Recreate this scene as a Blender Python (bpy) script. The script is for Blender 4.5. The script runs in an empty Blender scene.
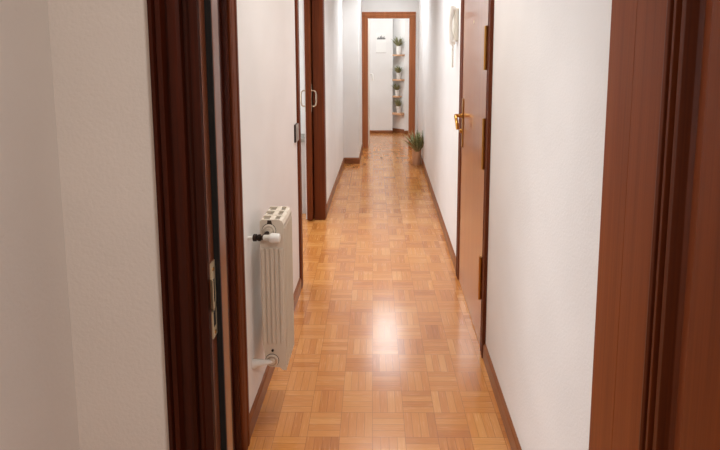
import bpy, bmesh, math, random
from mathutils import Vector, Matrix
C = bpy.context.scene.collection
sc = bpy.context.scene
R = math.radians
rnd = random.Random(7)

# ------------------------------------------------------------------ materials
def s2l(c):
    return tuple((v/255/12.92 if v/255 <= .04045 else ((v/255+.055)/1.055)**2.4) for v in c) + (1,)

def new_mat(name, rgb, rough=.5, metal=0., coat=0., spec=.5):
    m = bpy.data.materials.new(name); m.use_nodes = True
    b = m.node_tree.nodes['Principled BSDF']
    b.inputs['Base Color'].default_value = s2l(rgb)
    b.inputs['Roughness'].default_value = rough
    b.inputs['Metallic'].default_value = metal
    b.inputs['Coat Weight'].default_value = coat
    b.inputs['Specular IOR Level'].default_value = spec
    return m

class NT:
    def __init__(s, m): s.t = m.node_tree; s.n = s.t.nodes; s.b = s.n['Principled BSDF']
    def node(s, typ, **kw):
        n = s.n.new(typ)
        for k, v in kw.items(): setattr(n, k, v)
        return n
    def link(s, a, b): s.t.links.new(a, b)
    def math(s, op, a, b=None, c=None):
        n = s.node('ShaderNodeMath', operation=op)
        for i, v in enumerate((a, b, c)):
            if v is None: continue
            if isinstance(v, (int, float)): n.inputs[i].default_value = v
            else: s.link(v, n.inputs[i])
        return n.outputs[0]
    def comb(s, x, y, z):
        n = s.node('ShaderNodeCombineXYZ')
        for i, v in enumerate((x, y, z)):
            if isinstance(v, (int, float)): n.inputs[i].default_value = v
            else: s.link(v, n.inputs[i])
        return n.outputs[0]
    def ramp(s, fac, stops):
        n = s.node('ShaderNodeValToRGB'); e = n.color_ramp.elements
        while len(e) < len(stops): e.new(.5)
        for i, (p, c) in enumerate(stops): e[i].position = p; e[i].color = s2l(c)
        s.link(fac, n.inputs[0]); return n.outputs[0]
    def noise(s, vec, scale, detail=2, rough=.5):
        n = s.node('ShaderNodeTexNoise'); n.inputs['Scale'].default_value = scale
        n.inputs['Detail'].default_value = detail; n.inputs['Roughness'].default_value = rough
        s.link(vec, n.inputs['Vector']); return n.outputs['Fac']
    def mapping(s, vec, loc=(0,0,0), rot=(0,0,0), scale=(1,1,1), typ='POINT'):
        n = s.node('ShaderNodeMapping', vector_type=typ)
        n.inputs['Location'].default_value = loc; n.inputs['Rotation'].default_value = rot
        n.inputs['Scale'].default_value = scale; s.link(vec, n.inputs['Vector']); return n.outputs[0]
    def bump(s, h, strength, dist):
        n = s.node('ShaderNodeBump'); n.inputs['Strength'].default_value = strength
        n.inputs['Distance'].default_value = dist; s.link(h, n.inputs['Height'])
        s.link(n.outputs[0], s.b.inputs['Normal'])

def wood(name, light, dark, rough=.35, coat=.35, scale=(38,38,1.3), spec=.35):
    m = new_mat(name, light, rough, 0, coat); m.node_tree.nodes['Principled BSDF'].inputs['Coat Roughness'].default_value = .12
    t = NT(m); co = t.node('ShaderNodeTexCoord').outputs['Object']
    g = t.noise(t.mapping(co, scale=scale), 1.0, 4, .6)
    g2 = t.noise(t.mapping(co, scale=(scale[0]*6, scale[1]*6, scale[2]*2)), 1.0, 2, .5)
    f = t.math('ADD', t.math('MULTIPLY', g, .7), t.math('MULTIPLY', g2, .3))
    t.link(t.ramp(f, [(.32, dark), (.68, light)]), t.b.inputs['Base Color'])
    t.bump(g2, .06, .002); t.b.inputs['Specular IOR Level'].default_value = spec
    return m

def plaster(name, rgb, bump=.25):
    m = new_mat(name, rgb, .85, spec=.25); t = NT(m)
    co = t.node('ShaderNodeTexCoord').outputs['Object']
    n = t.noise(co, 130, 3, .6)
    big = t.noise(co, 3, 2, .5)
    c2 = tuple(max(0, v-5) for v in rgb)
    t.link(t.ramp(big, [(.35, c2), (.65, rgb)]), t.b.inputs['Base Color'])
    t.bump(n, bump, .004)
    return m

M = {}
M['wall'] = plaster('wall_plaster', (240, 237, 234))
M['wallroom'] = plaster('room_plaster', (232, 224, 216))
M['ceil'] = plaster('ceiling_plaster', (238, 235, 230), .1)
M['trim'] = wood('mahogany_trim', (74, 26, 8), (42, 13, 4), .48, .0, spec=.16)
M['jamb'] = wood('varnished_jamb', (132, 70, 34), (104, 50, 22), .38, .7, spec=.5)
M['mould'] = wood('varnished_moulding', (116, 56, 24), (84, 36, 13), .45, .0, spec=.2)
M['leaf'] = wood('mahogany_leaf', (144, 74, 36), (120, 58, 26), .45, .06, spec=.2)
M['front'] = wood('front_door_veneer', (174, 106, 62), (152, 88, 50), .28, 1.0)
M['base'] = wood('baseboard_wood', (150, 92, 52), (118, 66, 34), .4, .3, (38, 3, 60))
M['frame_end'] = wood('end_frame_wood', (186, 114, 70), (154, 88, 50), .4, .3)
M['shelf'] = wood('pale_shelf_wood', (214, 172, 138), (192, 146, 110), .5, .0, (4, 4, 60))
M['rad'] = new_mat('radiator_enamel', (226, 214, 196), .4, spec=.4)
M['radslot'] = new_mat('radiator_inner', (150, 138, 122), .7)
M['white'] = new_mat('white_plastic', (240, 236, 228), .35)
M['cream'] = new_mat('cream_plastic', (232, 226, 212), .4)
M['doorwhite'] = new_mat('cream_paint', (236, 226, 210), .4)
M['brass'] = new_mat('brass', (186, 136, 68), .28, 1.)
M['oldbrass'] = new_mat('aged_brass', (222, 202, 166), .4, .55)
M['nickel'] = new_mat('satin_nickel', (196, 180, 160), .3, 1.)
M['chrome'] = new_mat('chrome', (205, 205, 200), .15, 1.)
M['dark'] = new_mat('dark_bronze', (52, 40, 32), .4, .6)
M['black'] = new_mat('dark_hole', (14, 11, 9), .8)
M['recess'] = new_mat('shaded_recess', (74, 60, 46), .8)  # shade of small hollows put into the colour
M['grey'] = new_mat('grey_plastic', (158, 150, 142), .45)
M['greytop'] = new_mat('grey_worktop', (140, 134, 126), .5)
M['greybody'] = new_mat('pale_grey_lacquer', (186, 178, 174), .45)
M['pot'] = new_mat('white_ceramic', (238, 234, 228), .35)
M['soil'] = new_mat('soil', (58, 42, 30), .95)
M['paper'] = new_mat('paper', (242, 240, 236), .8)
M['print'] = new_mat('grey_print', (120, 118, 116), .8)
M['stem'] = new_mat('stem_green', (96, 98, 60), .7)
M['glass'] = new_mat('diffuser', (250, 246, 238), .4)
def _leafmat():
    m = new_mat('plant_leaf', (96, 116, 70), .5); t = NT(m)
    co = t.node('ShaderNodeTexCoord').outputs['Object']
    n = t.noise(co, 60, 2)
    t.link(t.ramp(n, [(.3, (98, 104, 62)), (.7, (176, 174, 128))]), t.b.inputs['Base Color'])
    return m
M['plant'] = _leafmat()
def _wicker():
    m = new_mat('woven_pot', (205, 158, 122), .8); t = NT(m)
    co = t.node('ShaderNodeTexCoord').outputs['Object']
    w = t.node('ShaderNodeTexWave', wave_type='BANDS', bands_direction='Z')
    w.inputs['Scale'].default_value = 30; w.inputs['Distortion'].default_value = 1.5
    t.link(co, w.inputs['Vector'])
    t.link(t.ramp(w.outputs['Fac'], [(.2, (206, 160, 126)), (.8, (234, 194, 160))]), t.b.inputs['Base Color'])
    t.bump(w.outputs['Fac'], .3, .004)
    return m
M['wicker'] = _wicker()

TILE = .127
def _parquet():
    m = new_mat('mosaic_parquet', (196, 130, 76), .3); t = NT(m)
    t.b.inputs['Coat Weight'].default_value = 1.0; t.b.inputs['Coat Roughness'].default_value = .19; t.b.inputs['Coat IOR'].default_value = 1.65
    co = t.node('ShaderNodeTexCoord').outputs['Object']
    # pattern turned a little from the wall, one tile corner at (-0.044, 1.723)
    p = t.mapping(co, (-.044, 1.723, 0), (0, 0, R(1.3)), (TILE, TILE, TILE), 'TEXTURE')
    sx = t.node('ShaderNodeSeparateXYZ'); t.link(p, sx.inputs[0]); u, v = sx.outputs[0], sx.outputs[1]
    cx, cy = t.math('FLOOR', u), t.math('FLOOR', v)
    fu, fv = t.math('SUBTRACT', u, cx), t.math('SUBTRACT', v, cy)
    par = t.math('FLOORED_MODULO', t.math('ADD', cx, cy), 2.0)
    ipar = t.math('SUBTRACT', 1.0, par)
    a = t.math('ADD', t.math('MULTIPLY', fu, par), t.math('MULTIPLY', fv, ipar))
    l = t.math('ADD', t.math('MULTIPLY', fv, par), t.math('MULTIPLY', fu, ipar))
    a4 = t.math('MULTIPLY', a, 4.0); st = t.math('FLOOR', a4); fa = t.math('SUBTRACT', a4, st)
    wn = t.node('ShaderNodeTexWhiteNoise', noise_dimensions='3D')
    t.link(t.comb(cx, cy, st), wn.inputs['Vector'])
    wt = t.node('ShaderNodeTexWhiteNoise', noise_dimensions='3D')
    t.link(t.comb(cx, cy, 77.0), wt.inputs['Vector'])
    gv = t.comb(t.math('ADD', t.math('MULTIPLY', a, 22.0), t.math('MULTIPLY', wn.outputs[0], 50.0)),
                t.math('MULTIPLY', l, 1.6), t.math('MULTIPLY', wt.outputs[0], 30.0))
    g = t.noise(gv, 1.0, 3, .6)
    f = t.math('ADD', t.math('ADD', t.math('MULTIPLY', wn.outputs[0], .40), t.math('MULTIPLY', wt.outputs[0], .30)),
               t.math('MULTIPLY', g, .4))
    col = t.ramp(f, [(.1, (168, 100, 44)), (.5, (200, 130, 65)), (.75, (211, 146, 80)), (1.0, (225, 166, 103))])
    # joints
    def edge(x, w): # 1 inside, 0 on the joint
        d = t.math('MINIMUM', x, t.math('SUBTRACT', 1.0, x))
        n = t.node('ShaderNodeMapRange'); n.inputs['From Min'].default_value = 0; n.inputs['From Max'].default_value = w
        t.link(d, n.inputs['Value']); return n.outputs[0]
    e = t.math('MINIMUM', edge(fa, .04), t.math('MINIMUM', edge(fu, .012), edge(fv, .012)))
    mx = t.node('ShaderNodeMix', data_type='RGBA', blend_type='MULTIPLY')
    mx.inputs['Factor'].default_value = 1
    t.link(col, mx.inputs['A'])
    t.link(t.ramp(e, [(0, (184, 164, 146)), (1, (255, 255, 255))]), mx.inputs['B'])
    t.link(mx.outputs['Result'], t.b.inputs['Base Color'])
    rg = t.math('ADD', t.math('MULTIPLY', g, .12), .20)
    t.link(rg, t.b.inputs['Roughness'])
    t.b.inputs['Specular IOR Level'].default_value = .25
    return m
M['floor'] = _parquet()

# ------------------------------------------------------------------ mesh helpers
class MB:
    def __init__(s): s.bm = bmesh.new()
    def box(s, x0, x1, y0, y1, z0, z1):
        xs, ys, zs = sorted((x0, x1)), sorted((y0, y1)), sorted((z0, z1))
        v = [s.bm.verts.new((x, y, z)) for z in zs for y in ys for x in xs]
        for f in ((0,2,3,1),(4,5,7,6),(0,1,5,4),(2,6,7,3),(0,4,6,2),(1,3,7,5)):
            s.bm.faces.new([v[i] for i in f])
        return s
    def prism(s, pts, o, U, V, W):
        o, U, V, W = Vector(o), Vector(U), Vector(V), Vector(W)
        a = [s.bm.verts.new(o + U*p[0] + V*p[1]) for p in pts]
        b = [s.bm.verts.new(o + U*p[0] + V*p[1] + W) for p in pts]
        n = len(pts)
        for i in range(n):
            s.bm.faces.new((a[i], a[(i+1) % n], b[(i+1) % n], b[i]))
        s.bm.faces.new(a[::-1]); s.bm.faces.new(b)
        return s
    def tube(s, path, r, seg=12, caps=True):
        path = [Vector(p) for p in path]
        rr = r if isinstance(r, (list, tuple)) else [r]*len(path)
        rings = []; up = None
        for i, p in enumerate(path):
            d = (path[min(i+1, len(path)-1)] - path[max(i-1, 0)]).normalized()
            if up is None: up = Vector((0,0,1)) if abs(d.z) < .9 else Vector((1,0,0))
            a = d.cross(up).normalized(); b = a.cross(d).normalized(); up = b
            rings.append([s.bm.verts.new(p + (a*math.cos(2*math.pi*k/seg) + b*math.sin(2*math.pi*k/seg))*rr[i]) for k in range(seg)])
        for q in range(len(rings)-1):
            for k in range(seg):
                s.bm.faces.new((rings[q][k], rings[q][(k+1) % seg], rings[q+1][(k+1) % seg], rings[q+1][k]))
        if caps: s.bm.faces.new(rings[0][::-1]); s.bm.faces.new(rings[-1])
        return s
    def lathe(s, prof, o=(0,0,0), axis=(0,0,1), seg=28):
        ax = Vector(axis).normalized(); a = ax.orthogonal().normalized(); b = ax.cross(a); o = Vector(o)
        rings = []
        for r, h in prof:
            if r < 1e-6: rings.append([s.bm.verts.new(o + ax*h)])
            else: rings.append([s.bm.verts.new(o + ax*h + (a*math.cos(2*math.pi*k/seg) + b*math.sin(2*math.pi*k/seg))*r) for k in range(seg)])
        for p, q in zip(rings, rings[1:]):
            for k in range(seg):
                k2 = (k+1) % seg
                if len(p) == 1 and len(q) == 1: continue
                if len(p) == 1: s.bm.faces.new((p[0], q[k2], q[k]))
                elif len(q) == 1: s.bm.faces.new((p[k], p[k2], q[0]))
                else: s.bm.faces.new((p[k], p[k2], q[k2], q[k]))
        return s
    def build(s, name, mat, parent=None, bevel=0, smooth=False, origin=None):
        bmesh.ops.recalc_face_normals(s.bm, faces=s.bm.faces)
        off = Vector((0,0,0))
        if parent is not None:
            q = parent
            while q is not None: off += Vector(q.location); q = q.parent
        elif origin is not None: off = Vector(origin)
        bmesh.ops.translate(s.bm, verts=s.bm.verts, vec=-off)
        me = bpy.data.meshes.new(name); s.bm.to_mesh(me); s.bm.free()
        for m in (mat if isinstance(mat, list) else [mat]): me.materials.append(m)
        o = bpy.data.objects.new(name, me); C.objects.link(o)
        if parent is not None: o.parent = parent
        elif origin is not None: o.location = origin
        if bevel:
            b = o.modifiers.new('bevel', 'BEVEL'); b.width = bevel; b.segments = 2; b.limit_method = 'ANGLE'
        if smooth:
            for p in me.polygons: p.use_smooth = True
            me.set_sharp_from_angle(angle=R(40))
        return o

def tag(o, label=None, cat=None, group=None, kind=None):
    if label: o['label'] = label
    if cat: o['category'] = cat
    if group: o['group'] = group
    if kind: o['kind'] = kind
    return o
def thing(name, label, cat, loc, group=None, kind=None):
    o = bpy.data.objects.new(name, None); C.objects.link(o); o.location = loc; o.empty_display_size = .1
    return tag(o, label, cat, group, kind)
def struct(mb, name, mat, label, cat, **k):
    return tag(mb.build(name, mat, **k), label, cat, kind='structure')

# ------------------------------------------------------------------ dimensions (metres; x right, y along the hall, z up)
XL, XR = -.525, .490            # hall walls
YD0, YD1 = .86, .955            # doorway wall between the camera's room and the hall
YS, XS = 6.15, -.329            # step of the left wall
YE0, YE1 = 7.13, 7.23           # end wall
CH = 2.5
YB = 8.37                       # back wall of the far room
A0, A1 = 1.00, 1.615            # opening of the nearest door in the left wall
S0, S1 = 2.93, 4.10             # sliding door opening
DH = 2.03
TH = .160                       # left wall thickness
XLo = XL - TH

# floor, ceilings
struct(MB().box(-2.6, 2.0, -1.6, 9.2, -.08, 0), 'floor', M['floor'], 'glossy orange-brown mosaic parquet floor', 'floor')
struct(MB().box(-2.6, 2.0, -1.6, 9.2, CH, CH+.08), 'ceiling', M['ceil'], 'plain white ceiling above the hall', 'ceiling')

# left hall wall
w = MB()
w.box(XLo, XL, YD1, A0, 0, CH).box(XLo, XL, A0, A1, DH, CH).box(XLo, XL, A1, S0, 0, CH).box(XLo, XL, S0, S1, DH, CH)
w.box(-.608, XL, S1, YS, 0, CH).box(XLo, -.675, S1, YS, 0, CH).box(-.675, -.608, S1, YS, DH+.02, CH)
w.box(XLo, XS, YS, YE0, 0, CH)
struct(w, 'wall_left', M['wall'], 'white plastered left wall of the hall', 'wall')
struct(MB().box(XR, XR+.1, YD1, YE0, 0, CH), 'wall_right', M['wall'], 'white plastered right wall of the hall', 'wall')
# doorway wall (faces the camera)
J0, J1 = -.327, .447
w = MB().box(-.60, J0-.012, YD0, YD1, 0, CH).box(J1+.012, 1.3, YD0, YD1, 0, CH).box(J0-.012, J1+.012, YD0, YD1, DH+.012, CH)
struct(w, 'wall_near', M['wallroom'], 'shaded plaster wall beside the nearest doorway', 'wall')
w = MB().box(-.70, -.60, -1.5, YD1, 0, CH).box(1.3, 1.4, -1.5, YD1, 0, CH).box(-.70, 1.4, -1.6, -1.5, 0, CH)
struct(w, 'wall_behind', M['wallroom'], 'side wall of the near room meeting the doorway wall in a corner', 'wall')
# end wall with doorway
E0, E1, EH = -.245, .362, 1.915
w = MB().box(-2.2, E0-.012, YE0, YE1, 0, CH).box(E1+.012, 1.0, YE0, YE1, 0, CH).box(E0-.012, E1+.012, YE0, YE1, EH+.012, CH)
struct(w, 'wall_end', M['wall'], 'white wall with the doorway at the end of the hall', 'wall')
# far room: left wall with a window, back wall, angled niche wall, pier
w = MB().box(-2.2, .142, YB, YB+.38, 0, CH)
struct(w, 'wall_back', M['wall'], 'back wall of the far room with the calendar', 'wall')
w = MB().prism([(.142, 8.50), (.347, 8.345), (1.0, 8.345), (1.0, 8.75), (.142, 8.75)], (0,0,0), (1,0,0), (0,1,0), (0,0,CH))
struct(w, 'wall_niche', M['wall'], 'angled wall carrying four small shelves and the pier beside it', 'wall')
struct(MB().box(1.0, 1.1, YE1, 8.345, 0, CH), 'wall_east', M['wall'], 'right wall of the far room', 'wall')
w = MB().box(-2.3, -2.2, YE1, 7.4, 0, CH).box(-2.3, -2.2, 8.2, YB, 0, CH).box(-2.3, -2.2, 7.4, 8.2, 0, .9).box(-2.3, -2.2, 7.4, 8.2, 2.1, CH)
struct(w, 'wall_west', M['wall'], 'left wall of the far room with its window', 'wall')
win = thing('window_1', 'window of the far room', 'window', (-2.25, 7.8, .9), kind='structure')
MB().box(-2.28, -2.22, 7.4, 7.45, .9, 2.1).box(-2.28, -2.22, 8.15, 8.2, .9, 2.1).box(-2.28, -2.22, 7.45, 8.15, .9, .95).box(-2.28, -2.22, 7.45, 8.15, 2.05, 2.1).box(-2.28, -2.22, 7.78, 7.82, .95, 2.05).build('window_frame', M['doorwhite'], win)
# side room behind the sliding door, small room behind the nearest left door
w = MB().box(-2.3, XLo, 5.2, 5.3, 0, CH).box(-2.3, -2.2, 2.2, 5.2, 0, CH).box(-2.3, XLo, 2.1, 2.2, 0, CH)
w.box(-2.3, -2.2, .2, 2.1, 0, CH).box(-2.2, -.70, .2, .3, 0, CH).box(XLo, -.70, YD1-.1, YD1, 0, CH)
struct(w, 'wall_side', M['wall'], 'white walls of the side room seen through the sliding door', 'wall')

# ------------------------------------------------------------------ baseboards
BH = .078; BT = .012
def bb_profile(h=BH): return [(0,0),(BT,0),(BT,h-.012),(BT-.006,h-.003),(.003,h),(0,h)]
def board(mb, p0, p1, nrm, h=BH):
    p0, p1 = Vector(p0), Vector(p1)
    mb.prism(bb_profile(h), p0, nrm, (0,0,1), p1-p0)
b = MB()
board(b, (XL, 1.69, 0), (XL, S0-.075, 0), (1,0,0)); board(b, (XL, S1+.08, 0), (XL, YS, 0), (1,0,0))
board(b, (XL+BT, YS, 0), (XS+BT, YS, 0), (0,-1,0)); board(b, (XS, YS, 0), (XS, YE0-.02, 0), (1,0,0))
struct(b, 'baseboard_left', M['base'], 'brown wooden baseboard along the left wall', 'baseboard')
F0, F1 = 2.280, 3.015          # front door leaf
b = MB()
board(b, (XR, 2.212, 0), (XR, YD1, 0), (-1,0,0)); board(b, (XR, 3.083, 0), (XR, YE0-.02, 0), (-1,0,0))
struct(b, 'baseboard_right', M['base'], 'brown wooden baseboard along the right wall', 'baseboard')
b = MB()
board(b, (-2.2, YB, 0), (.142, YB, 0), (0,-1,0), .055)
n = Vector((-.155, -.205, 0)).normalized()
board(b, (.142, 8.50, 0), (.347, 8.345, 0), n, .075); board(b, (.347, 8.345, 0), (1.0, 8.345, 0), (0,-1,0), .055)
struct(b, 'baseboard_back', M['base'], 'brown baseboard in the far room', 'baseboard')
b = MB(); board(b, (-2.2, 5.2, 0), (XLo, 5.2, 0), (0,-1,0), .08)
struct(b, 'baseboard_side', M['base'], 'brown baseboard in the side room', 'baseboard')

# ------------------------------------------------------------------ doors
CAS = [(0,0),(0,.011),(.005,.015),(.009,.015),(.012,.011),(.016,.011),(.019,.014),(.040,.017),(.046,.013),(.050,.013),(.054,.018),(.066,.018),(.070,.014),(.070,0)]
def casing(parent, name, mat, o, A, N, width, height, w=.07, left=True, right=True, depth=1.0, prof=CAS):
    """moulded architrave round an opening: o = lower corner on the wall face, A along the wall, N out of it"""
    o, A, N = Vector(o), Vector(A), Vector(N); Z = Vector((0,0,1))
    k = w/.07; pr = [(u*k, v*depth) for u, v in prof]
    if left: MB().prism(pr, o, -A, N, Z*height).build(name, mat, parent)
    if right: MB().prism(pr, o + A*width, A, N, Z*height).build(name, mat, parent)
    MB().prism(pr, o - A*(w if left else 0) + Z*height, Z, N, A*(width + (w if left else 0) + (w if right else 0))).build(name, mat, parent)

CAS1 = [(0,0),(0,.010),(.004,.014),(.008,.014),(.010,.005),(.014,.005),(.016,.013),(.022,.016),(.036,.016),(.040,.006),(.044,.006),(.048,.017),(.056,.018),(.058,.010),(.061,.010),(.063,.017),(.070,.017),(.070,0)]
# door_1: the doorway we look through, its leaf swung fully open on the right
d1 = thing('door_1', 'brown panelled door standing open on the right of the nearest doorway', 'door', (0, YD0, 0), kind='structure')
casing(d1, 'casing', M['trim'], (J0-.015, YD0, 0), (1,0,0), (0,-1,0), J1-J0+.015, DH, w=.0705, right=False, prof=CAS1)
MB().box(J0-.0152, J0, YD0-.013, YD0-.0012, 0, DH).build('casing_lip', M['trim'], d1, .001)
# hall side casing
MB().prism([(u, v) for u, v in CAS], (J0-.002, YD1, 0), (-1,0,0), (0,1,0), (0,0,DH)).build('casing', M['trim'], d1)
jl = MB()
jl.box(J0-.012, J0, YD0-.001, YD1, 0, DH)                       # lining, rebate side
jl.box(J0, J0+.012, YD0+.027, YD0+.057, 0, DH-.012)                 # stop
jl.build('jamb', M['jamb'], d1, .0015)
MB().box(J0, J0+.0112, YD0+.023, YD0+.0269, 0, DH-.014).build('stop_shade', M['black'], d1)  # black strip standing in for the shadow on the stop's near face
jr = MB()
jr.box(J1, J1+.012, YD0-.001, YD1, 0, DH).box(J1-.013, J1, YD0+.0006, YD1, 0, DH-.012)
jr.build('jamb', M['leaf'], d1, .0003)
MB().box(J0-.012, J1+.012, YD0, YD1, DH, DH+.012).box(J0+.012, J1-.013, YD0+.027, YD0+.057, DH-.012, DH).build('head', M['trim'], d1, .0015)
sp = MB()
sy0, sy1 = .861, .884
sp.box(J0, J0+.002, sy0, sy1, 0.946, 0.966).box(J0, J0+.002, sy0, sy1, 1.001, 1.013).box(J0, J0+.002, sy0, sy1, 1.061, 1.095)
sp.box(J0, J0+.002, sy0, sy0+.005, 0.966, 1.061).box(J0, J0+.002, sy1-.004, sy1, 0.966, 1.061)
sp.prism([(0,0),(.002,0),(.009,-.009),(.008,-.0105),(0,-.002)], (J0, sy0+.001, 1.009), (1,0,0), (0,1,0), (0,0,.058))
spo = sp.build('strike_plate', M['oldbrass'], d1); spo['label'] = 'brass strike plate let into the left jamb'
MB().box(J0, J0+.001, sy0+.005, sy1-.004, 0.966, 1.001).box(J0, J0+.001, sy0+.005, sy1-.004, 1.013, 1.061).build('latch_hole', M['black'], spo)
for zz in (0.955, 1.081):
    MB().lathe([(.004,0),(.004,.001),(0,.0016)], (J0+.002, (sy0+sy1)/2, zz), (1,0,0), 12).build('screw', M['brass'], spo)
# leaf (x constant), hinged at y = YD0, running towards the camera
LX0, LX1 = .434, .472; LY1 = YD0-.0004; LY0 = LY1-.79
lf = MB()
ym1 = .766; ym0 = .150                                         # moulded panel field between
zb0, zb1, zm0, zm1 = .13, .52, .66, 1.90
lf.box(LX0, LX1, ym1, LY1, .008, 2.018).box(LX0, LX1, LY0, ym0, .008, 2.018)
for z0, z1 in ((.008, zb0), (zb1+.001, zb1+.139), (zm1, 2.018)): lf.box(LX0, LX1, ym0, ym1, z0, z1)
leaf1 = lf.build('leaf', M['leaf'], d1, .0003)
leaf1['label'] = 'panelled brown leaf swung open'
# panel moulding: stepped profile u inwards from stile, v = depth
def mold(z0, z1):
    pr = [(0,.004),(.002,-.004),(.006,-.005),(.010,-.003),(.012,.005),(.017,.005),(.019,-.003),(.025,-.003),(.027,.006),(.033,.006),(.036,-.001),(.046,-.001),(.052,.014),(.062,.018),(.062,.030),(0,.030)]
    m = MB()
    m.prism(pr, (LX0, ym1, z0), (0,-1,0), (1,0,0), (0,0,z1-z0))
    m.prism(pr, (LX0, ym0, z0), (0,1,0), (1,0,0), (0,0,z1-z0))
    m.prism(pr, (LX0, ym0+.062, z0), (0,0,1), (1,0,0), (0,ym1-ym0-.124,0))
    m.prism(pr, (LX0, ym0+.062, z1), (0,0,-1), (1,0,0), (0,ym1-ym0-.124,0))
    m.build('moulding', M['mould'], leaf1, .0008)
    # raised field: bevel then flat
    p = MB()
    y1, y0, a, c = ym1-.061, ym0+.061, z0+.061, z1-.061; bev = .036
    x_lo, x_hi = LX0+.017, LX0+.003
    vs = [p.bm.verts.new(q) for q in ((x_lo,y0,a),(x_lo,y1,a),(x_lo,y1,c),(x_lo,y0,c),(x_hi,y0+bev,a+bev),(x_hi,y1-bev,a+bev),(x_hi,y1-bev,c-bev),(x_hi,y0+bev,c-bev),
                                      (LX0+.03,y0,a),(LX0+.03,y1,a),(LX0+.03,y1,c),(LX0+.03,y0,c))]
    for f in ((0,1,5,4),(1,2,6,5),(2,3,7,6),(3,0,4,7),(4,5,6,7),(0,8,9,1),(1,9,10,2),(2,10,11,3),(3,11,8,0),(8,11,10,9)):
        p.bm.faces.new([vs[i] for i in f])
    p.build('panel', M['leaf'], leaf1)
mold(zb0, zb1); mold(zb1+.14, zm1)

# door_2: left wall door past the doorway, opened to let the added light in
d2 = thing('door_2', 'open dark wooden door frame on the left wall before the radiator', 'door', (XL, 1.3, 0), kind='structure')
casing(d2, 'casing', M['mould'], (XL, A0+.012, 0), (0,1,0), (1,0,0), A1-A0-.012, DH, w=.07, left=False, depth=.9)
MB().box(XLo, XL+.004, A1-.014, A1, 0, DH).box(XL-.055, XL-.014, A1-.026, A1-.014, 0, DH).build('jamb', M['trim'], d2, .001)
MB().box(XLo, XL+.004, A0, A0+.012, 0, DH).build('jamb', M['trim'], d2, .001)
MB().box(XLo, XL, A0+.012, A1-.014, DH-.012, DH).build('head', M['trim'], d2)
l2 = MB().box(XLo-.60, XLo-.004, A1-.004, A1+.034, .008, DH-.014).build('leaf', M['leaf'], d2, .002)

# door_3: sliding pocket door with ring handles
d3 = thing('door_3', 'sliding wooden door pushed into its pocket in the left wall', 'door', (XL, 3.5, 0), kind='structure')
FLAT = [(0,0),(0,.008),(.004,.012),(.060,.014),(.066,.010),(.070,.006),(.070,0)]
casing(d3, 'casing', M['mould'], (XL, S0, 0), (0,1,0), (1,0,0), S1-S0, DH, w=.07, prof=FLAT, depth=1.0)
MB().box(XLo-.005, XL+.006, S0-.001, S0+.012, 0, DH).build('jamb', M['mould'], d3, .001)
MB().box(-.606, XL+.012, S1-.02, S1-.0005, 0, DH).build('jamb', M['mould'], d3, .0015)
MB().box(XLo, XL, S0+.012, S1-.02, DH-.012, DH).build('head', M['mould'], d3)
l3 = MB().box(-.664, -.616, 4.035, 4.035+1.16, .012, DH-.016).build('leaf', M['mould'], d3, .002)
hz = 1.068
for sx, x in ((1, -.616), (-1, -.664)):
    MB().box(x, x+sx*.004, 4.042, 4.080, .955, 1.19).build('handle_plate', M['nickel'], l3, .001)
    path = [(x+sx*.003, 4.060, hz+.066), (x+sx*.022, 4.059, hz+.067), (x+sx*.036, 4.057, hz+.056), (x+sx*.041, 4.056, hz+.03), (x+sx*.041, 4.056, hz-.03), (x+sx*.036, 4.057, hz-.056), (x+sx*.022, 4.059, hz-.067), (x+sx*.003, 4.060, hz-.066)]
    MB().tube(path, .0065, 10).build('handle', M['nickel'], l3, smooth=True)

# door_4: front door in the right wall
d4 = thing('door_4', 'glossy brown front door in the right wall with brass fittings', 'door', (XR, 2.6, 0), kind='structure')
cw = .066
casing(d4, 'casing', M['mould'], (XR, F0, 0), (0,1,0), (-1,0,0), F1-F0, DH, w=cw, depth=.9)
l4 = MB().box(XR-.0075, XR-.0005, F0+.003, F1-.003, .006, DH-.003).build('leaf', M['front'], d4, .001)
xf = XR-.0075
pl = MB().box(xf-.006, xf, 2.945, 2.985, .885, 1.185).build('handle_plate', M['brass'], l4, .002)
hv = MB()
hv.lathe([(.016,0),(.016,.006),(.011,.010),(.010,.040),(0,.042)], (xf-.004, 2.966, 1.08), (-1,0,0), 16)
hv.tube([(xf-.034, 2.968, 1.082), (xf-.044, 2.960, 1.082), (xf-.047, 2.945, 1.078), (xf-.047, 2.925, 1.062), (xf-.045, 2.905, 1.036), (xf-.043, 2.895, 1.006)], [.009,.011,.011,.010,.010,.009], 12)
hv.build('lever_handle', M['brass'], l4, smooth=True)
MB().lathe([(.013,0),(.013,.008),(.009,.016),(0,.017)], (xf-.004, 2.966, .985), (-1,0,0), 16).build('lock_cylinder', M['brass'], l4, smooth=True)
MB().lathe([(.009,0),(.009,.002),(.006,.003),(.005,.002),(0,.002)], (xf, 2.66, 1.634), (-1,0,0), 16).build('peephole', M['oldbrass'], l4, smooth=True)
for z0, z1 in ((.27, .47), (.925, 1.155), (1.40, 1.59), (1.82, 1.98)):
    h = MB().box(xf-.0025, xf, F0+.006, F0+.050, z0, z1)
    h.tube([(xf-.010, F0+.012, z0-.008), (xf-.010, F0+.012, z1+.008)], .0085, 12)
    h.build('hinge', M['brass'], l4, smooth=True)

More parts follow.
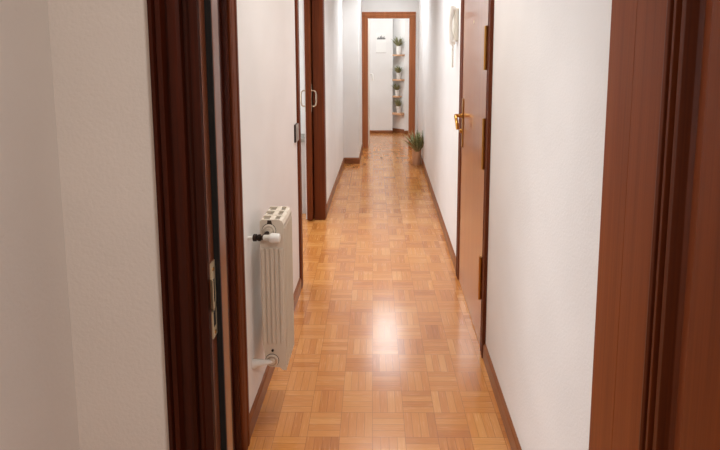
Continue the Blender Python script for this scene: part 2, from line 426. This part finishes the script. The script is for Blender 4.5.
# door_5: doorway at the end of the hall; its leaf swung into the far room
d5 = thing('door_5', 'wood framed doorway at the far end of the hall', 'door', (.05, YE0, 0), kind='structure')
casing(d5, 'casing', M['frame_end'], (E0, YE0, 0), (1,0,0), (0,-1,0), E1-E0, EH, w=.090)
MB().box(E0-.012, E0, YE0, YE1, 0, EH).box(E1, E1+.012, YE0, YE1, 0, EH).box(E0-.012, E1+.012, YE0, YE1, EH, EH+.012).build('jamb', M['frame_end'], d5)
l5 = MB().box(-.275, -.238, YE1+.012, YE1+.60, .008, EH-.01).build('leaf', M['doorwhite'], d5, .002); l5['label'] = 'cream leaf swung into the far room'
MB().box(-.238, -.234, 7.75, 7.79, .93, 1.12).build('handle_plate', M['white'], l5)
MB().tube([(-.236, 7.77, 1.065), (-.205, 7.77, 1.068), (-.192, 7.765, 1.060), (-.186, 7.75, 1.03), (-.184, 7.74, .965)], .014, 10).build('lever_handle', M['white'], l5, smooth=True)

# ------------------------------------------------------------------ radiator
RX0, RX1 = -.486, -.392; RY0 = 1.815; RP = .054; RZ0, RZ1 = .205, .832
rad = thing('radiator', 'cream aluminium radiator with vertical fins hung low on the left wall', 'radiator', (-.44, 1.89, RZ0))
cxr = (RX0+RX1)/2
def rsec(y0, last=False):
    m = MB(); y1 = y0+RP-.0015
    # web with end-profile rounded at the front top, then front and back plates
    prof = [(RX0, RZ0+.11), (RX0+.012, RZ0+.025), (cxr-.02, RZ0+.012), (cxr+.02, RZ0+.012), (RX1-.016, RZ0), (RX1, RZ0), (RX1, RZ1-.022), (RX1-.006, RZ1-.006), (RX1-.018, RZ1), (RX0+.008, RZ1), (RX0, RZ1-.008)]
    m.prism(prof, (0, y0, 0), (1,0,0), (0,0,1), (0, .006, 0))
    m.prism(prof, (0, y1-.006, 0), (1,0,0), (0,0,1), (0, .006, 0))
    a, b = y0+.0008, y1-.0008
    m.box(RX1-.005, RX1-.0005, a, b, RZ0+.001, RZ1-.023)                     # front fin plate
    m.box(RX0+.0005, RX0+.004, a, b, RZ0+.112, RZ1-.012)
    m.box(cxr-.010, cxr+.010, a, b, RZ0+.02, RZ1-.001)               # central water column
    m.prism([(RX1-.0005, RZ1-.030), (RX1-.0005, RZ1-.0225), (RX1-.0063, RZ1-.0065), (RX1-.0182, RZ1-.0008), (RX1-.0182, RZ1-.030)], (0, a, 0), (1,0,0), (0,0,1), (0, b-a, 0))
    m.box(RX0+.0005, RX0+.008, a, b, RZ1-.018, RZ1-.009)
    for q in (.25, .75):
        m.prism([(-.0025,0),(.0025,0),(.0012,.004),(-.0012,.004)], (RX1, y0+(y1-y0)*q, RZ0+.012), (0,1,0), (1,0,0), (0,0,RZ1-RZ0-.05))
    o = m.build('section', M['rad'], rad, .0012)
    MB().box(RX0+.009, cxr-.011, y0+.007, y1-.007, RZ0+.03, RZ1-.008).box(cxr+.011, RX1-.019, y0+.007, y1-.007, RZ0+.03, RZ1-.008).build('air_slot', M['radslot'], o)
for i in range(3): rsec(RY0 + i*RP)
# ribbed end face
e = MB()
for q in range(5):
    x = RX0+.003+q*.0180
    e.box(x, x+.0145, RY0-.006, RY0, RZ0+.115, RZ1-.115)
e.build('end_rib', M['rad'], rad, .0025)
# hubs on the near end
hx = -.4495
for zz in (.788, .247):
    MB().lathe([(.028,0),(.028,.0008),(0,.0009)], (hx, RY0, zz), (0,-1,0), 24).build('hub_shade', M['recess'], rad)  # flat dark disc, the shade round the hub is in its colour
    hb = MB().lathe([(.026,0),(.026,.005),(.021,.008),(.019,.003),(.015,.003),(.014,.012),(0,.013)], (hx, RY0, zz), (0,-1,0), 24).build('hub', M['rad'], rad, smooth=True)
MB().lathe([(.0205,.0055),(.019,.0062),(.0165,.0062),(.0155,.0045)], (hx, RY0-.001, .247), (0,-1,0), 24).build('hub_ring', M['nickel'], rad, smooth=True)
MB().prism([(-.007,.829),(.007,.829),(.012,.806),(-.012,.806)], (hx+.002, RY0-.001, 0), (1,0,0), (0,0,1), (0,.001,0)).build('vent_shade', M['recess'], rad)  # flat dark patch painted for the shade inside the vent
MB().lathe([(.005,0),(.005,.004),(0,.005)], (hx+.003, RY0, .290), (0,-1,0), 12).build('bleed_hole', M['black'], rad)
# thermostatic valve
vy = 1.787; vz = .770
v = MB().lathe([(.007,0),(.007,.024)], (XL, vy, vz), (1,0,0), 16).build('supply_pipe', M['white'], rad, smooth=True)
v = MB()
v.lathe([(.011,0),(.014,.002),(.014,.014),(.010,.016),(.010,.019),(.013,.020),(.013,.029),(.0085,.031),(.0085,.042)], (XL+.020, vy, vz), (1,0,0), 18)
v.tube([(XL+.058, vy, vz), (hx, RY0-.004, .786)], .0085, 12)
vo = v.build('valve_body', M['dark'], rad, smooth=True); vo['label'] = 'dark metal valve nuts'
MB().lathe([(.0105,0),(.0115,.002),(.0115,.025),(.0125,.027)], (XL+.060, vy, vz), (1,0,0), 20).build('valve_collar', M['cream'], rad, smooth=True)
MB().lathe([(.012,0),(.0165,.003),(.0185,.010),(.0185,.032),(.0165,.039),(.010,.0415),(0,.042)], (XL+.084, vy-.002, vz), (1,0,0), 24).build('thermostat_knob', M['white'], rad, smooth=True)
# lower return pipe to the wall with its cone-shaped cover
MB().tube([(XL, 1.80, .24), (XL+.02, 1.80, .245), (XL+.055, 1.80, .247), (hx+.004, RY0-.004, .247)], [.019, .015, .010, .008], 16).build('return_pipe', M['white'], rad, smooth=True)
for zz in (.34, .70): MB().box(XL, RX0, 1.964, 1.975, zz, zz+.02).build('wall_bracket', M['white'], rad)

# ------------------------------------------------------------------ light switch
sw = thing('light_switch', 'grey rectangular light switch on the left wall by the sliding door', 'light switch', (XL, 2.81, .998))
MB().box(XL, XL+.010, 2.770, 2.853, .946, 1.050).build('back_box', M['dark'], sw, .001)
MB().box(XL+.010, XL+.013, 2.771, 2.852, .947, 1.049).build('plate', M['grey'], sw, .001)
MB().box(XL+.013, XL+.016, 2.788, 2.837, .964, 1.032).build('rocker', M['grey'], sw, .002)

# ------------------------------------------------------------------ door phone
ip = thing('door_phone', 'white handset door phone mounted on the right wall past the front door', 'door phone', (XR, 3.30, 1.50))
MB().box(XR-.028, XR, 3.255, 3.345, 1.535, 1.755).build('body', M['cream'], ip, .008)
hs = MB()
pts = []
for k in range(9):
    u = k/8; z = 1.515+u*.255; x = XR-.038-.014*math.sin(math.pi*u)
    pts.append((x, 3.275, z))
hs.tube(pts, [.017,.020,.016,.0135,.013,.0135,.016,.020,.017], 14)
hs.lathe([(.021,0),(.021,.018),(.016,.022)], (XR-.040, 3.275, 1.75), (1,0,0), 16); hs.lathe([(.021,0),(.021,.018),(.016,.022)], (XR-.040, 3.275, 1.535), (1,0,0), 16)
hs.build('handset', M['white'], ip, smooth=True)
cp = []
for k in range(90):
    u = k/89; a = u*2*math.pi
    z = 1.53 - .165*math.sin(math.pi*u)**.8 if 0 < u < 1 else 1.53
    y = 3.275 + .055*u; x = XR-.036+.012*u
    cp.append((x+.004*math.cos(u*150), y+.004*math.sin(u*150), z))
MB().tube(cp, .0032, 6).build('cord', M['cream'], ip, smooth=True)

# ------------------------------------------------------------------ calendar on the far wall
cal = thing('wall_calendar', 'white sheet calendar with a grey picture on the far back wall', 'calendar', (-.06, YB, 1.398))
MB().box(-.146, .026, YB-.006, YB, 1.398, 1.738).build('sheet', M['paper'], cal)
pm = MB()
for k in range(9):
    x = -.131+k*.016; h = (.03, .05, .035, .06, .075, .05, .04, .06, .03)[k]
    pm.prism([(0,0),(.019,0),(.014,h),(.006,h*.8)], (x, YB-.0085, 1.63), (1,0,0), (0,0,1), (0,.0025,0))
pm.build('picture', M['print'], cal)
MB().box(-.146, .026, YB-.009, YB-.006, 1.398, 1.405).build('bottom_strip', M['greybody'], cal)

# ------------------------------------------------------------------ shelves and plants in the far room
def foliage(cx, cy, cz, r, h, n, seed, wid=.012, xlim=None, ylim=None):
    q = random.Random(seed); m = MB()
    for i in range(n):
        a = q.uniform(0, 2*math.pi); tilt = q.uniform(.1, 1.0)**.7; L = h*q.uniform(.6, 1.05)*(1.08-.25*tilt)
        reach = r*tilt*q.uniform(.8, 1.15)
        dx, dy = math.cos(a), math.sin(a); px, py = -dy, dx
        rows = []
        for k in range(6):
            u = k/5
            x = cx+dx*(reach*u**1.2+.1*r); y = cy+dy*(reach*u**1.2+.1*r); z = cz+L*(u-.22*tilt*u*u)
            if xlim is not None: x = min(x, xlim - .002*q.random())
            if ylim is not None: y = min(y, ylim - .004*q.random())
            w_ = wid*(.45+1.1*u if u < .5 else 2.0*(1-u))*1.0 + .0006
            rows.append((m.bm.verts.new((x-px*w_, y-py*w_, z+.15*w_)), m.bm.verts.new((x, y, z-.35*w_)), m.bm.verts.new((x+px*w_, y+py*w_, z+.15*w_))))
        for A_, B_ in zip(rows, rows[1:]):
            m.bm.faces.new((A_[0], A_[1], B_[1], B_[0])); m.bm.faces.new((A_[1], A_[2], B_[2], B_[1]))
    return m
dirv = Vector((.205, -.155, 0)).normalized(); nrm = Vector((-.155, -.205, 0)).normalized()
base0 = Vector((.142, 8.50, 0))
shelf_z = (1.374, .949, .660, .369)
names = ('topmost pale wood shelf on the angled wall of the far room', 'second pale wood shelf from the top in the far room',
         'third pale wood shelf from the top in the far room', 'lowest pale wood shelf on the angled wall of the far room')
for i, z in enumerate(shelf_z):
    L0, L1, dp, th = .075, .257, .11, .028 if i < 3 else .040
    if i == 2: L1 = .20
    m = MB().prism([(L0,0),(L1,0),(L1,dp),(L0,dp)], base0+Vector((0,0,z-th)), dirv, nrm, (0,0,th))
    o = base0 + dirv*.166
    tag(m.build('wall_shelf', M['shelf'], bevel=.002, origin=(o.x, o.y, z-th)), names[i], 'shelf', 'small shelves in the far room')
plabels = ('bushy green plant in a white pot on the topmost shelf', 'green plant in a white pot on the second shelf down',
           'small green plant in a white pot on the third shelf down', 'green plant in a white pot on the lowest shelf')
def make_plant():
    r = thing('potted_plant', plabels[0], 'potted plant', (0,0,0), 'potted plants on the far shelves')
    MB().lathe([(0,0),(.034,0),(.044,.10),(.046,.11),(.042,.11),(.040,.098),(0,.098)], (0,0,0), (0,0,1), 20).build('pot', M['pot'], r, smooth=True)
    foliage(0, -.010, .095, .125, .17, 46, 3, .0095, ylim=.044).build('foliage', M['plant'], r)
    MB().lathe([(.0395,.0),(.0395,.002),(0,.003)], (0,0,.098), (0,0,1), 16).build('soil', M['soil'], r)
    return r
proto = make_plant()
specs = ((.170, 1.15, 1.3, 0), (.170, 1.05, 1.0, 70), (.140, .90, .92, 140), (.175, 1.0, 1.02, 220))
for i, (L, s_, hs_, rz) in enumerate(specs):
    if i == 0: r = proto
    else:
        r = proto.copy(); C.objects.link(r); r['label'] = plabels[i]
        for ch in list(proto.children):
            c = ch.copy(); C.objects.link(c); c.parent = r
    p = base0 + dirv*L + nrm*.058
    r.location = (p.x, p.y, shelf_z[i]); r.scale = (s_*.92*(-1 if i % 2 else 1), s_*.92, hs_); r.rotation_euler = (0,0,R(-37.1))

# floor plant
fp = thing('potted_plant', 'leafy green plant in a tan pot on the floor by the end doorway', 'potted plant', (.414, 6.12, 0))
MB().lathe([(0,0),(.052,0),(.055,.004),(.060,.19),(.060,.198),(.055,.198),(.054,.185),(0,.185)], (.414, 6.12, 0), (0,0,1), 28).build('pot', M['wicker'], fp, smooth=True)
MB().lathe([(.054,0),(.054,.003),(0,.005)], (.414, 6.12, .185), (0,0,1), 20).build('soil', M['soil'], fp)
foliage(.415, 6.06, .185, .24, .30, 72, 11, .012, xlim=.482).build('foliage', M['plant'], fp)
st = MB()
for k in range(7):
    a = k*.9; st.tube([(.414+.02*math.cos(a), 6.12+.02*math.sin(a), .185), (.414+.045*math.cos(a), 6.11+.045*math.sin(a), .31)], .003, 6)
st.build('stem', M['stem'], fp)

# ------------------------------------------------------------------ low cabinet in the side room
cb = thing('cabinet', 'low pale grey cabinet just visible through the sliding door', 'cabinet', (-1.05, 4.6, 0))
MB().box(-1.40, -.690, 4.235, 4.45, 0, .660).build('body', M['greybody'], cb, .003)
MB().box(-1.42, -.688, 4.22, 4.46, .660, .695).build('worktop', M['greytop'], cb, .003)

# ------------------------------------------------------------------ ceiling lamps: one mirrored in the floor, the others added unseen
def lamp(x, y, r, power, label, col=(1,.965,.935), spread=180):
    t = thing('ceiling_lamp', label, 'ceiling lamp', (x, y, CH-.07), 'ceiling lamps')
    MB().lathe([(r*1.02,.07),(r*1.05,.03),(r*1.0,.012),(r*.93,.012),(r*.93,.07)], (x, y, CH-.07), (0,0,1), 32).build('rim', M['white'], t, smooth=True)
    L = bpy.data.lights.new('lamp_light', 'AREA'); L.shape = 'DISK'; L.size = r*1.8; L.spread = R(spread); L.energy = power; L.color = col
    o = bpy.data.objects.new('lamp_light', L); C.objects.link(o); o.location = (x, y, CH-.062)
COOL = (.94, 1.0, 1.05)
WARM = (1, .99, .96)
lamp(0, 2.05, .16, 6.2, 'unseen fill lamp added just past the nearest doorway', WARM, 125)  # unseen, like the two after it; added to even out the hall light
lamp(.0, 3.1, .16, 5.0, 'unseen fill lamp added above the front door', WARM, 125)
lamp(.0, 3.85, .16, 6.8, 'unseen fill lamp added over the middle of the hall', COOL, 125)
lamp(.04, 5.8, .24, 8.5, 'round ceiling lamp above the floor plant', COOL, 125)
lamp(.04, 6.45, .2, 5.5, 'extra unseen lamp added right before the end doorway', COOL, 160)  # second lamp added to brighten the end wall
lamp(.55, -.35, .16, 19, 'unseen lamp added to light the near room')  # added out of view to light the doorway wall
lamp(.08, 7.5, .16, 10, 'unseen lamp added to light the far room', COOL, 160)  # added out of view to light the back and niche walls
def area(name, loc, rot, sx, sy, power, col):
    L = bpy.data.lights.new(name, 'AREA'); L.shape = 'RECTANGLE'; L.size = sx; L.size_y = sy; L.energy = power; L.color = col
    o = bpy.data.objects.new(name, L); C.objects.link(o); o.location = loc; o.rotation_euler = rot
area('window_daylight', (-2.24, 7.8, 1.5), (0, R(-90), 0), 1.1, .7, 18, (.97,1,1.02))
area('side_room_fill', (-2.15, 3.6, 1.4), (0, R(-90), 0), 1.6, 1.4, 30, COOL)  # added panel without a window, brightens side room and hall
area('left_room_fill', (-2.15, 1.3, 1.3), (0, R(-90), 0), 1.8, 1.3, 33, COOL)  # added unseen panel, evens the light on the near right wall
wd = bpy.data.worlds.new('World'); sc.world = wd; wd.use_nodes = True
wd.node_tree.nodes['Background'].inputs[0].default_value = (1, .97, .93, 1); wd.node_tree.nodes['Background'].inputs[1].default_value = .6

# ------------------------------------------------------------------ camera (shift lens)
f, ppx, ppy = 485., 370., 100.
Fv = Vector((384.5-ppx, 47-ppy, f)).normalized()
Dv = Vector((376.5-ppx, 4500-ppy, f)); Dv = (Dv - Fv*Dv.dot(Fv)).normalized()
Rv = Dv.cross(Fv)
if Rv.x < 0: Rv = -Rv
# image axes (right, down, forward) expressed in the world
cx = Vector((Rv.x, Fv.x, -Dv.x)); cy = Vector((Rv.y, Fv.y, -Dv.y)); cz = Vector((Rv.z, Fv.z, -Dv.z))
rot = Matrix((cx, -cy, -cz)).transposed()
cam = bpy.data.cameras.new('camera'); co = bpy.data.objects.new('camera', cam); C.objects.link(co)
co.matrix_world = Matrix.Translation((0, 0, 1.5)) @ rot.to_4x4()
cam.sensor_fit = 'HORIZONTAL'; cam.sensor_width = 36; cam.lens = 36*f/720
cam.shift_x = (360-ppx)/720; cam.shift_y = -(225-ppy)/720
cam.clip_start = .02
sc.camera = co
sc.view_settings.view_transform = 'Standard'; sc.view_settings.look = 'None'
sc.view_settings.exposure = 0.1; sc.view_settings.gamma = 1.0; sc.view_settings.use_curve_mapping = False
